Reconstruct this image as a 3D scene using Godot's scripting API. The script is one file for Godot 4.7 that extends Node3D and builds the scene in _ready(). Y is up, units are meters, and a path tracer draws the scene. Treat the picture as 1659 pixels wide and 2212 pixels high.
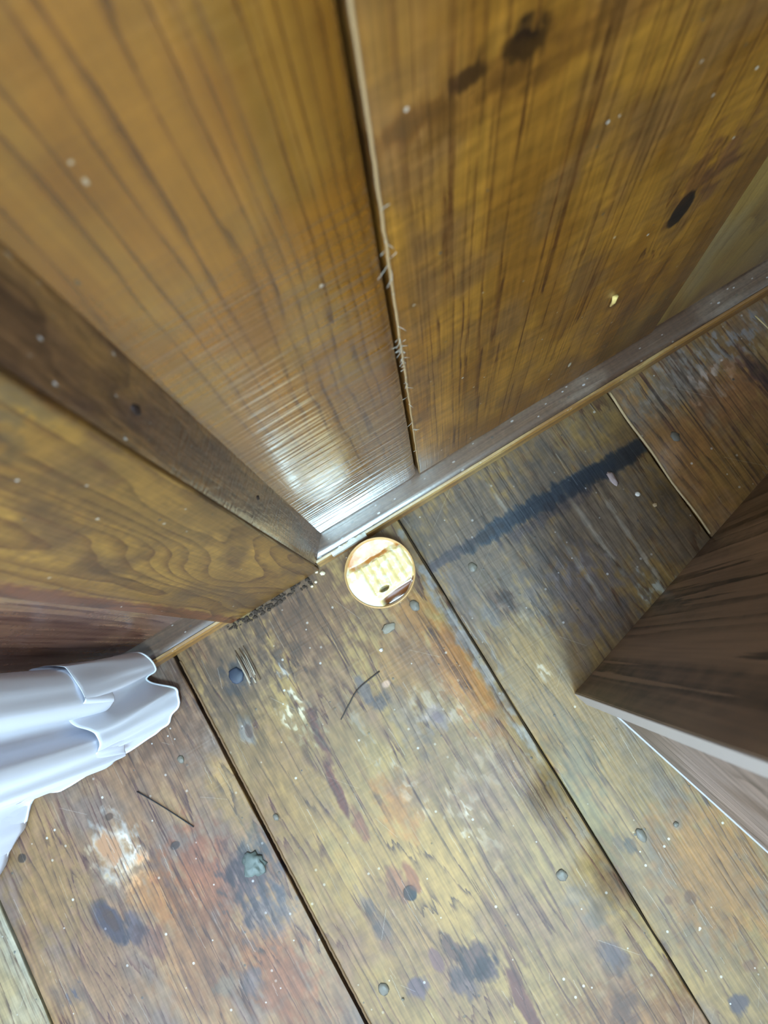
extends Node3D

# ---------------------------------------------------------------- helpers
const CAM := Vector3(0, 0.65, 0)
const ZW := -0.141          # front face of the plank wall
const TRIM_TOP := 0.016
const TRIM_FRONT := -0.119

var used := {}

func numbered(n: String) -> String:
	if not used.has(n):
		used[n] = 0
		return n
	used[n] += 1
	return "%s_%03d" % [n, used[n]]

func put(called: String, mesh: Mesh, mat: Material, parent: Node3D = null) -> MeshInstance3D:
	var o := MeshInstance3D.new()
	o.mesh = mesh
	if mat:
		o.material_override = mat
	if parent:
		o.name = called
		parent.add_child(o, true)
	else:
		o.name = numbered(called)
		add_child(o, true)
	return o

func thing(called: String, label: String, category: String, at := Vector3.ZERO, group := "") -> Node3D:
	var o := Node3D.new()
	o.name = numbered(called)
	add_child(o, true)
	o.position = at
	tag(o, label, category, group)
	return o

func tag(o: Node, label: String, category: String, group := "") -> void:
	o.set_meta("label", label)
	o.set_meta("category", category)
	if group:
		o.set_meta("group", group)

func structure(called: String, label: String, category: String) -> Node3D:
	var o := thing(called, label, category)
	o.set_meta("kind", "structure")
	return o

func quad(st: SurfaceTool, a: Vector3, b: Vector3, c: Vector3, d: Vector3, ua := Vector2.ZERO, ub := Vector2(1, 0), uc := Vector2(1, 1), ud := Vector2(0, 1)) -> void:
	# a b c d run clockwise when seen from the front
	for k in [[a, ua], [b, ub], [c, uc], [a, ua], [c, uc], [d, ud]]:
		st.set_uv(k[1])
		st.add_vertex(k[0])

func begin(smooth := false) -> SurfaceTool:
	var st := SurfaceTool.new()
	st.begin(Mesh.PRIMITIVE_TRIANGLES)
	st.set_smooth_group(0 if smooth else -1)
	return st

func done(st: SurfaceTool) -> ArrayMesh:
	st.generate_normals()
	st.generate_tangents()
	return st.commit()

func ping(t: float) -> float:
	var k := fposmod(t, 2.0)
	return k if k <= 1.0 else 2.0 - k

# a plank: x across 0..w, top face at y = 0, z along 0..l; the edges are chamfered and wander a little
func plank_mesh(w: float, l: float, th: float, bev: float, uvl: float, wob: float, sd: int, stations := 44, bev_right := -1.0) -> ArrayMesh:
	var n := FastNoiseLite.new()
	n.seed = sd
	n.frequency = 14.0
	n.fractal_octaves = 3
	var br := bev if bev_right < 0.0 else bev_right
	var prof: Array[Vector2] = [Vector2(0, -th), Vector2(0, -bev * 0.8), Vector2(bev * 0.35, -bev * 0.22), Vector2(bev, 0)]
	for k in range(1, 6):
		prof.append(Vector2(bev + (w - bev - br) * k / 6.0, 0))
	prof.append_array([Vector2(w - br, 0), Vector2(w - br * 0.35, -br * 0.22), Vector2(w, -br * 0.8), Vector2(w, -th)])
	var m := prof.size()
	var rows: Array = []
	for j in stations + 1:
		var z := l * j / stations
		var row: Array[Vector3] = []
		for i in m:
			var p := prof[i]
			var x := p.x
			var y := p.y
			if i >= 1 and i <= 3:
				x += wob * n.get_noise_2d(z * 3.0, 1.0 + i * 0.4)
				if i > 1: y += wob * 0.3 * n.get_noise_2d(z * 4.0, 50.0 + i)
			elif i >= m - 4 and i <= m - 2:
				x += wob * n.get_noise_2d(z * 3.0, 21.0 + i * 0.4)
			elif i > 3 and i < m - 4:
				y += wob * 0.25 * n.get_noise_2d(z * 0.5, x * 1.5)
			row.append(Vector3(x, y, z))
		rows.append(row)
	var st := begin()
	for j in stations:
		var v0 := ping(l * j / stations / uvl)
		var v1 := ping(l * (j + 1) / stations / uvl)
		for i in m - 1:
			st.set_smooth_group(1 if i >= 2 and i < m - 3 else -1)
			var a: Vector3 = rows[j][i]
			var b: Vector3 = rows[j][i + 1]
			var c: Vector3 = rows[j + 1][i + 1]
			var d: Vector3 = rows[j + 1][i]
			var u0 := clampf(a.x / w, 0.004, 0.996)
			var u1 := clampf(b.x / w, 0.004, 0.996)
			quad(st, d, c, b, a, Vector2(u0, v1), Vector2(u1, v1), Vector2(u1, v0), Vector2(u0, v0))
	st.set_smooth_group(-1)
	for e in [0, stations]:
		var q: Array = rows[e]
		for i in range(1, m - 1):
			var tri := [q[0], q[i], q[i + 1]] if e == stations else [q[0], q[i + 1], q[i]]
			for p in tri:
				st.set_uv(Vector2(clampf(p.x / w, 0, 1), 0.02 - p.y))
				st.add_vertex(p)
	return done(st)

# a chamfered block between two corners
func block(st: SurfaceTool, lo: Vector3, hi: Vector3, c := 0.001, uvs := 1.0) -> void:
	var ctr := (lo + hi) * 0.5
	var h := (hi - lo) * 0.5
	for axis in 3:
		var u := (axis + 1) % 3
		var v := (axis + 2) % 3
		for s in [-1.0, 1.0]:
			var p: Array[Vector3] = []
			var t: Array[Vector2] = []
			for k in [[-1, -1], [1, -1], [1, 1], [-1, 1]]:
				var q := Vector3.ZERO
				q[axis] = s * h[axis]
				q[u] = k[0] * (h[u] - c)
				q[v] = k[1] * (h[v] - c)
				p.append(ctr + q)
				var w := ctr + q
				t.append(Vector2(w[u], w[v]) * uvs if axis != 1 else Vector2(w[v], w[u]) * uvs)
			if s < 0:
				quad(st, p[0], p[1], p[2], p[3], t[0], t[1], t[2], t[3])
			else:
				quad(st, p[3], p[2], p[1], p[0], t[3], t[2], t[1], t[0])
	# chamfers along the twelve edges and eight corners
	for axis in 3:
		var u := (axis + 1) % 3
		var v := (axis + 2) % 3
		for su in [-1.0, 1.0]:
			for sv in [-1.0, 1.0]:
				var p: Array[Vector3] = []
				for k in [[-1, 0], [1, 0], [1, 1], [-1, 1]]:
					var q := Vector3.ZERO
					q[axis] = k[0] * (h[axis] - c)
					q[u] = su * (h[u] if k[1] == 0 else h[u] - c)
					q[v] = sv * (h[v] - c if k[1] == 0 else h[v])
					p.append(ctr + q)
				var out := Vector3.ZERO
				out[u] = su
				out[v] = sv
				facing(st, p, out, uvs)
	for sx in [-1.0, 1.0]:
		for sy in [-1.0, 1.0]:
			for sz in [-1.0, 1.0]:
				var s := Vector3(sx, sy, sz)
				var tri: Array[Vector3] = [ctr + s * (h - Vector3(0, c, c)), ctr + s * (h - Vector3(c, 0, c)), ctr + s * (h - Vector3(c, c, 0))]
				facing(st, tri, s, uvs)

# a convex polygon turned so that its front looks along out
func facing(st: SurfaceTool, p: Array[Vector3], out: Vector3, uvs := 1.0) -> void:
	var nn := (p[1] - p[0]).cross(p[2] - p[0])
	var q := p.duplicate()
	if nn.dot(out) > 0:
		q.reverse()
	for i in range(1, q.size() - 1):
		for k in [q[0], q[i], q[i + 1]]:
			st.set_uv(Vector2(k.x + k.z, k.y) * uvs)
			st.add_vertex(k)

# a vertical prism with its outline in x,z, from y0 to y1
func prism(outline: Array[Vector2], y0: float, y1: float, uvs := 1.0) -> ArrayMesh:
	var st := begin()
	var c := Vector2.ZERO
	for p in outline: c += p / outline.size()
	var m := outline.size()
	var top: Array[Vector3] = []
	var bot: Array[Vector3] = []
	var run := 0.0
	for i in m:
		var a := outline[i]
		var b := outline[(i + 1) % m]
		top.append(Vector3(a.x, y1, a.y))
		bot.append(Vector3(a.x, y0, a.y))
		var e := b - a
		var out := Vector2(e.y, -e.x)
		if out.dot((a + b) * 0.5 - c) < 0: out = -out
		var steps := 8
		for k in steps:
			var ya := lerpf(y0, y1, float(k) / steps)
			var yb := lerpf(y0, y1, float(k + 1) / steps)
			var ps := [Vector3(a.x, ya, a.y), Vector3(b.x, ya, b.y), Vector3(b.x, yb, b.y), Vector3(a.x, yb, a.y)]
			var us := [Vector2(run, ya) * uvs, Vector2(run + e.length(), ya) * uvs, Vector2(run + e.length(), yb) * uvs, Vector2(run, yb) * uvs]
			var nn: Vector3 = (ps[1] - ps[0]).cross(ps[2] - ps[0])
			if nn.dot(Vector3(out.x, 0, out.y)) > 0:
				quad(st, ps[3], ps[2], ps[1], ps[0], us[3], us[2], us[1], us[0])
			else:
				quad(st, ps[0], ps[1], ps[2], ps[3], us[0], us[1], us[2], us[3])
		run += e.length()
	facing(st, top, Vector3.UP, uvs)
	facing(st, bot, Vector3.DOWN, uvs)
	return done(st)

func tube(points: Array[Vector3], r: float, sides := 6, taper := 1.0) -> ArrayMesh:
	var st := begin(true)
	var rings: Array = []
	for i in points.size():
		var d := (points[mini(i + 1, points.size() - 1)] - points[maxi(i - 1, 0)]).normalized()
		var s := d.cross(Vector3.UP if absf(d.y) < 0.9 else Vector3.RIGHT).normalized()
		var t := s.cross(d)
		var rr := r * lerpf(1.0, taper, float(i) / maxi(points.size() - 1, 1))
		var ring: Array[Vector3] = []
		for k in sides:
			var a := TAU * k / sides
			ring.append(points[i] + (s * cos(a) + t * sin(a)) * rr)
		rings.append(ring)
	for i in points.size() - 1:
		for k in sides:
			var k2 := (k + 1) % sides
			quad(st, rings[i][k], rings[i][k2], rings[i + 1][k2], rings[i + 1][k])
	for e in [0, points.size() - 1]:
		for k in range(1, sides - 1):
			var tri := [rings[e][0], rings[e][k + 1], rings[e][k]] if e == 0 else [rings[e][0], rings[e][k], rings[e][k + 1]]
			for p in tri:
				st.set_uv(Vector2.ZERO)
				st.add_vertex(p)
	return done(st)

# an irregular rounded pebble, for crumbs, plugs, nail heads and lumps
func lump_mesh(r: Vector3, sd: int, rough := 0.25, rings := 7, sides := 12) -> ArrayMesh:
	var n := FastNoiseLite.new()
	n.seed = sd
	n.frequency = 0.9
	var grid: Array = []
	for j in rings + 1:
		var row: Array[Vector3] = []
		var th := PI * j / rings
		for k in sides:
			var ph := TAU * k / sides
			var d := Vector3(sin(th) * cos(ph), cos(th), sin(th) * sin(ph))
			row.append(d * r * (1.0 + rough * 1.6 * n.get_noise_3dv(d * 1.4)))
		grid.append(row)
	var st := begin(true)
	for j in rings:
		for k in sides:
			var k2 := (k + 1) % sides
			quad(st, grid[j][k], grid[j + 1][k], grid[j + 1][k2], grid[j][k2])
	st.index()
	return done(st)

# ---------------------------------------------------------------- textures
func noise_bytes(pw: int, ph: int, sx: float, sy: float, sd: int, freq: float, octaves := 3, kind := FastNoiseLite.TYPE_SIMPLEX_SMOOTH) -> PackedByteArray:
	var n := FastNoiseLite.new()
	n.noise_type = kind
	n.seed = sd
	n.frequency = freq
	n.fractal_octaves = octaves
	var im := n.get_image(maxi(8, int(pw / sx)), maxi(8, int(ph / sy)))
	im.convert(Image.FORMAT_L8)
	im.resize(pw, ph, Image.INTERPOLATE_CUBIC)
	return im.get_data()

# k holds: seed, a, b, c (base colours), line (grain colour), rings, skew, warp, lines, fibre, figure, relief ...
func wood(pw: int, ph: int, k: Dictionary, spots: Array = []) -> Array:
	var sd: int = k.seed
	var wide: PackedByteArray = noise_bytes(pw, ph, 8, k.get("warp_stretch", 40.0), sd, 0.03, 2)
	var warp2: PackedByteArray = noise_bytes(pw, ph, 3, 12, sd + 9, 0.05, 2)
	var A: PackedByteArray = noise_bytes(pw, ph, 4, k.get("blot_stretch", 8.0), sd + 1, 0.02, 4)
	var B: PackedByteArray = noise_bytes(pw, ph, 4, 6, sd + 2, 0.025, 4)
	var F: PackedByteArray = noise_bytes(pw, ph, 1, 40, sd + 3, 0.16, 3)
	var G: PackedByteArray = noise_bytes(pw, ph, k.get("fig_x", 1.0), k.get("fig_y", 1.0), sd + 4, k.get("fig_f", 0.12), 3)
	var S: PackedByteArray = noise_bytes(pw, ph, 40, 1, sd + 5, 0.12, 3)
	var D: PackedByteArray = noise_bytes(pw, ph, 2, 3, sd + 6, 0.07, 5)
	var base := PackedFloat32Array()
	base.resize(pw)
	var rings: float = k.rings
	var bias: float = k.get("bias", 1.0)      # over 1: rings crowd toward the far edge
	var strong := PackedFloat32Array()
	strong.resize(pw)
	var nn := FastNoiseLite.new()
	nn.seed = sd + 50
	nn.frequency = 1.0
	var irr: float = k.get("irregular", 0.0)
	for x in pw:
		var fx := (x + 0.5) / pw
		base[x] = (pow(fx, bias) * rings + irr * nn.get_noise_1d(fx * 7.0) * 3.0 + irr * nn.get_noise_1d(fx * 25.0 + 90.0)) * 256.0
		strong[x] = clampf(0.75 + 1.5 * irr * nn.get_noise_1d(fx * 12.0 + 40.0), 0.15, 1.3)
	var lut := PackedFloat32Array()
	lut.resize(256)
	var skew: float = k.get("skew", 3.0)
	for i in 256:
		var t := i / 255.0
		lut[i] = pow(t, skew) * (1.0 if t < 0.96 else (1.0 - t) / 0.04)
	var ca: Color = k.a
	var cb: Color = k.b
	var cc: Color = k.c
	var cl: Color = k.line
	var wk: float = k.get("warp", 2.0)
	var wk2: float = k.get("warp2", 0.3)
	var ld: float = k.get("lines", 0.5)
	var fk: float = k.get("fibre", 0.1) / 128.0
	var gk: float = k.get("figure", 0.06) / 128.0
	var sk: float = k.get("saw", 0.04) / 128.0
	var hl: float = k.get("h_line", 40.0)
	var hf: float = k.get("h_fibre", 0.25)
	var hg: float = k.get("h_figure", 0.15)
	var hs: float = k.get("h_saw", 0.15)
	var knots: Array = k.get("knots", [])       # u, v, radius u, radius v, push: the grain parts round them
	var W := PackedFloat32Array()
	W.resize(pw * ph)
	for i in pw * ph:
		W[i] = (wide[i] - 128) * wk + (warp2[i] - 128) * wk2
	for q in knots:
		var x0: int = maxi(0, int((q[0] - q[2] * 4) * pw))
		var x1: int = mini(pw, int((q[0] + q[2] * 4) * pw))
		var y0: int = maxi(0, int((q[1] - q[3] * 4) * ph))
		var y1: int = mini(ph, int((q[1] + q[3] * 4) * ph))
		for y in range(y0, y1):
			var dy: float = (float(y) / ph - q[1]) / q[3]
			for x in range(x0, x1):
				var dx: float = (float(x) / pw - q[0]) / q[2]
				W[y * pw + x] += q[4] * 256.0 * (1.0 if dx < 0 else -1.0) * exp(-dx * dx * 0.4 - dy * dy * 0.4) * minf(1.0, absf(dx) * 2.0)
	var out := PackedByteArray()
	out.resize(pw * ph * 3)
	var hgt := PackedByteArray()
	hgt.resize(pw * ph)
	var i := 0
	for y in ph:
		for x in pw:
			var g := lut[int(base[x] + W[i] + 65536.0) & 255]
			var a := clampf((A[i] - 90) / 80.0, 0.0, 1.0)
			var b := clampf((B[i] - 120) / 90.0, 0.0, 1.0)
			var f := F[i] - 128
			var fig := G[i] - 128
			var saw := S[i] - 128
			var m := 1.0 + f * fk + fig * gk + saw * sk
			var t := minf(1.0, g * ld * strong[x] * (0.45 + D[i] / 200.0))
			var r := ca.r + (cb.r - ca.r) * a
			var gg := ca.g + (cb.g - ca.g) * a
			var bb := ca.b + (cb.b - ca.b) * a
			r += (cc.r - r) * b
			gg += (cc.g - gg) * b
			bb += (cc.b - bb) * b
			r = (r + (cl.r - r) * t) * m
			gg = (gg + (cl.g - gg) * t) * m
			bb = (bb + (cl.b - bb) * t) * m
			var j := i * 3
			out[j] = int(clampf(r, 0.0, 1.0) * 255.0)
			out[j + 1] = int(clampf(gg, 0.0, 1.0) * 255.0)
			out[j + 2] = int(clampf(bb, 0.0, 1.0) * 255.0)
			hgt[i] = int(clampf(140.0 - g * hl * strong[x] + f * hf + fig * hg + saw * hs, 0.0, 255.0))
			i += 1
	var mean_g := (ca.g + cb.g) * 0.5 * 255.0
	# stains, knots, scuffs: u, v, radius u, radius v, colour, strength, raggedness, lift of the relief, tilt
	for s in spots:
		var col: Color = s[4]
		var st: float = s[5]
		var rag: float = s[6]
		var lift: float = s[7] if s.size() > 7 else 0.0
		var tilt: float = s[8] if s.size() > 8 else 0.0
		var ru: float = s[2] * pw
		var rv: float = s[3] * ph
		var cu: float = s[0] * pw
		var cv: float = s[1] * ph
		var reach := maxf(ru, rv) if tilt != 0.0 else 0.0
		var soft := 0.2 + 0.75 * clampf(rag, 0.0, 1.0)
		var speckle := rag > 0.95
		var keep := 0.9 if rag > 0.45 else 0.4
		var ct := cos(tilt)
		var stt := sin(tilt)
		for y in range(maxi(0, int(cv - maxf(rv, reach) * 1.8)), mini(ph, int(cv + maxf(rv, reach) * 1.8) + 1)):
			for x in range(maxi(0, int(cu - maxf(ru, reach) * 1.8)), mini(pw, int(cu + maxf(ru, reach) * 1.8) + 1)):
				var ex := x - cu
				var ey := y - cv
				var dx := (ex * ct + ey * stt) / ru
				var dy := (ey * ct - ex * stt) / rv
				var p := y * pw + x
				var d := sqrt(dx * dx + dy * dy) + ((D[p] - 128) / 128.0 * 1.0 + (F[p] - 128) / 128.0 * 0.3 + (G[p] - 128) / 128.0 * 0.45) * rag
				if d > 1.4: continue
				var w := st * clampf((1.4 - d) / soft, 0.0, 1.0)
				if speckle: w *= clampf((G[p] - 118) / 26.0, 0.15, 1.0)
				var j := p * 3
				var local := clampf(out[j + 1] / mean_g, 0.5, 1.4)
				local = lerpf(1.0, local, keep) * 255.0
				out[j] = int(minf(255.0, out[j] + (col.r * local - out[j]) * w))
				out[j + 1] = int(minf(255.0, out[j + 1] + (col.g * local - out[j + 1]) * w))
				out[j + 2] = int(minf(255.0, out[j + 2] + (col.b * local - out[j + 2]) * w))
				if lift != 0.0:
					hgt[p] = clampi(int(hgt[p] + lift * w), 0, 255)
	# dents, flecks of dust and thin scratches
	var rng := RandomNumberGenerator.new()
	rng.seed = sd * 7 + 3
	for q in int(k.get("flecks", 0)):
		var cx := rng.randi_range(3, pw - 4)
		var cy := rng.randi_range(3, ph - 4)
		var rr := rng.randi_range(1, 2)
		var cw := rng.randf_range(0.25, 0.75)
		var shade := rng.randf()
		for y in range(cy - rr, cy + rr + 1):
			for x in range(cx - rr, cx + rr + 1):
				if (x - cx) * (x - cx) + (y - cy) * (y - cy) > rr * rr + 1: continue
				var p: int = y * pw + x
				for ch in 3:
					var to := 205.0 if shade > 0.35 else 60.0
					out[p * 3 + ch] = int(lerpf(out[p * 3 + ch], to, cw))
				hgt[p] = clampi(hgt[p] + (50 if shade > 0.35 else -70), 0, 255)
	for q in int(k.get("scratches", 0)):
		var cx := rng.randf_range(2, pw - 3)
		var cy := rng.randf_range(2, ph - 3)
		var slope := rng.randf_range(-0.08, 0.08) if rng.randf() < 0.8 else rng.randf_range(-1.5, 1.5)
		var ln := rng.randi_range(8, int(k.get("scratch_len", 110)))
		var cw := rng.randf_range(0.12, 0.45)
		for n in ln:
			var x := int(cx + slope * n)
			var y := int(cy + n)
			if x < 0 or y < 0 or x >= pw or y >= ph: break
			var p: int = y * pw + x
			for ch in 3:
				out[p * 3 + ch] = int(lerpf(out[p * 3 + ch], 190.0, cw))
			hgt[p] = clampi(hgt[p] - 30, 0, 255)
	var im := Image.create_from_data(pw, ph, false, Image.FORMAT_RGB8, out)
	im.generate_mipmaps()
	var hi := Image.create_from_data(pw, ph, false, Image.FORMAT_L8, hgt)
	hi.generate_mipmaps()
	return [ImageTexture.create_from_image(im), ImageTexture.create_from_image(hi)]

func wood_material(tex: Array, rough: float, relief_cm: float, spec := 0.5) -> StandardMaterial3D:
	var m := StandardMaterial3D.new()
	m.albedo_texture = tex[0]
	m.roughness = rough
	m.metallic_specular = spec
	m.heightmap_enabled = true
	m.heightmap_texture = tex[1]
	m.heightmap_scale = relief_cm
	return m

func varnished(m: StandardMaterial3D, amount: float, rough: float) -> StandardMaterial3D:
	m.clearcoat_enabled = true
	m.clearcoat = amount
	m.clearcoat_roughness = rough
	return m

func plain(c: Color, rough := 0.6, spec := 0.5) -> StandardMaterial3D:
	var m := StandardMaterial3D.new()
	m.albedo_color = c
	m.roughness = rough
	m.metallic_specular = spec
	return m

# millimetre marks on a floor board -> texture marks
func marks(x0: float, w: float, z0: float, l: float, list: Array) -> Array:
	var r := []
	for s in list:
		var q := [(s[0] * 0.001 - x0) / w, (s[1] * 0.001 - z0) / l, s[2] * 0.001 / w, s[3] * 0.001 / l]
		q.append_array(s.slice(4))
		r.append(q)
	return r

# ---------------------------------------------------------------- the scene
func _ready() -> void:
	# camera
	var cam := Camera3D.new()
	cam.name = "camera"
	cam.transform = Transform3D(Basis(Vector3(0.854186, -0.082371, 0.513402), Vector3(0.519379, 0.182119, -0.834912), Vector3(0.024728, 0.979820, 0.198345)).orthonormalized(), CAM)
	var lens := CameraAttributesPhysical.new()
	lens.frustum_focal_length = 12.0 * 1572.3 / 1106.0
	lens.frustum_focus_distance = 0.56
	lens.frustum_near = 0.01
	lens.frustum_far = 50.0
	lens.exposure_aperture = 6.0
	cam.attributes = lens
	cam.near = 0.01
	cam.fov = rad_to_deg(2.0 * atan(1106.0 / 1572.3))
	add_child(cam)
	cam.current = true
	# background and exposure
	var env := Environment.new()
	env.background_mode = Environment.BG_COLOR
	env.background_color = Color(0.80, 0.90, 1.0)
	env.background_energy_multiplier = 7.0
	env.ambient_light_source = Environment.AMBIENT_SOURCE_DISABLED
	env.tonemap_mode = Environment.TONE_MAPPER_LINEAR
	env.tonemap_exposure = 1.0
	env.sdfgi_enabled = true
	env.ssao_enabled = true
	env.ssil_enabled = true
	var we := WorldEnvironment.new()
	we.name = "environment"
	we.environment = env
	add_child(we)
	# unseen overhead area light, added to make the glow in the corner
	var corner_lamp := AreaLight3D.new()
	corner_lamp.name = "added_corner_light"
	corner_lamp.area_size = Vector2(0.25, 0.44)
	corner_lamp.area_normalize_energy = false
	corner_lamp.light_color = Color(0.77, 0.93, 1.0)
	corner_lamp.light_energy = 62.0
	corner_lamp.shadow_enabled = true
	corner_lamp.position = Vector3(-0.10, 2.27, 0.68)
	corner_lamp.rotation_degrees = Vector3(-90, 0, 0)
	corner_lamp.area_range = 8.0
	add_child(corner_lamp)

	build_room()
	build_floor()
	build_wall()
	build_trim()
	build_stud()
	build_cabinet()
	build_knob()
	build_curtain()
	build_litter()

func slab(called: String, label: String, category: String, boxes: Array, m: Material) -> Node3D:
	var s := begin()
	for b in boxes:
		block(s, b[0], b[1], 0.004)
	var o := put(called, done(s), m)
	tag(o, label, category)
	o.set_meta("kind", "structure")
	return o

func build_room() -> void:
	var paint := plain(Color(0.80, 0.78, 0.74), 0.8)
	# added, unseen roof window around the corner light: ceiling opening, frame, glowing pane
	var wx := Vector2(-0.225, 0.025)
	var wz := Vector2(0.46, 0.90)
	slab("ceiling", "plain pale ceiling with an opening for the added roof light", "ceiling", [[Vector3(-0.9, 2.35, -0.2), Vector3(2.2, 2.45, wz.x - 0.02)], [Vector3(-0.9, 2.35, wz.y + 0.02), Vector3(2.2, 2.45, 2.6)], [Vector3(-0.9, 2.35, wz.x - 0.02), Vector3(wx.x - 0.02, 2.45, wz.y + 0.02)], [Vector3(wx.y + 0.02, 2.35, wz.x - 0.02), Vector3(2.2, 2.45, wz.y + 0.02)]], paint)
	slab("wall_right", "plain pale side wall far to the right", "wall", [[Vector3(2.1, -0.02, -0.14), Vector3(2.2, 2.35, 2.6)]], paint)
	slab("wall_front", "plain pale wall behind the viewer, its wide opening added to light the boards", "wall", [[Vector3(-0.8, -0.02, 2.5), Vector3(2.1, 0.6, 2.6)], [Vector3(-0.8, 2.1, 2.5), Vector3(2.1, 2.35, 2.6)], [Vector3(-0.8, 0.6, 2.5), Vector3(-0.4, 2.1, 2.6)], [Vector3(1.4, 0.6, 2.5), Vector3(2.1, 2.1, 2.6)]], paint)  # unseen opening, added so that outside light brightens the plank wall
	slab("wall_left", "plain pale wall with a large window opening beside the curtain", "wall", [[Vector3(-0.9, -0.02, -0.14), Vector3(-0.8, 2.35, 0.1)], [Vector3(-0.9, -0.02, 1.5), Vector3(-0.8, 2.35, 2.6)], [Vector3(-0.9, -0.02, 0.1), Vector3(-0.8, 0.25, 1.5)], [Vector3(-0.9, 2.1, 0.1), Vector3(-0.8, 2.35, 1.5)]], paint)
	var w := structure("window_1", "white unseen roof light added over the corner", "window")
	var f := begin()
	for b in [[Vector3(wx.x - 0.04, 2.3, wz.x - 0.04), Vector3(wx.y + 0.04, 2.36, wz.x)], [Vector3(wx.x - 0.04, 2.3, wz.y), Vector3(wx.y + 0.04, 2.36, wz.y + 0.04)], [Vector3(wx.x - 0.04, 2.3, wz.x), Vector3(wx.x, 2.36, wz.y)], [Vector3(wx.y, 2.3, wz.x), Vector3(wx.y + 0.04, 2.36, wz.y)]]:
		block(f, b[0], b[1], 0.003)
	put("frame", done(f), plain(Color(0.85, 0.85, 0.83), 0.5), w)
	var glow := plain(Color(0.8, 0.85, 0.9), 0.6)  # glowing panel, part of the added roof light
	glow.emission_enabled = true
	glow.emission = Color(0.86, 0.95, 1.0)
	glow.emission_energy_multiplier = 2.0
	var g := begin()
	block(g, Vector3(wx.x, 2.31, wz.x), Vector3(wx.y, 2.325, wz.y), 0.002)
	put("pane", done(g), glow, w)

const OLIVE := Color(0.56, 0.43, 0.23)
const UMBER := Color(0.37, 0.26, 0.18)
const ORANGE := Color(0.60, 0.36, 0.15)
const GREY := Color(0.45, 0.39, 0.33)
const SLATE := Color(0.20, 0.20, 0.25)
const WHITE := Color(0.72, 0.70, 0.68)
const PLUM := Color(0.33, 0.21, 0.21)

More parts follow.
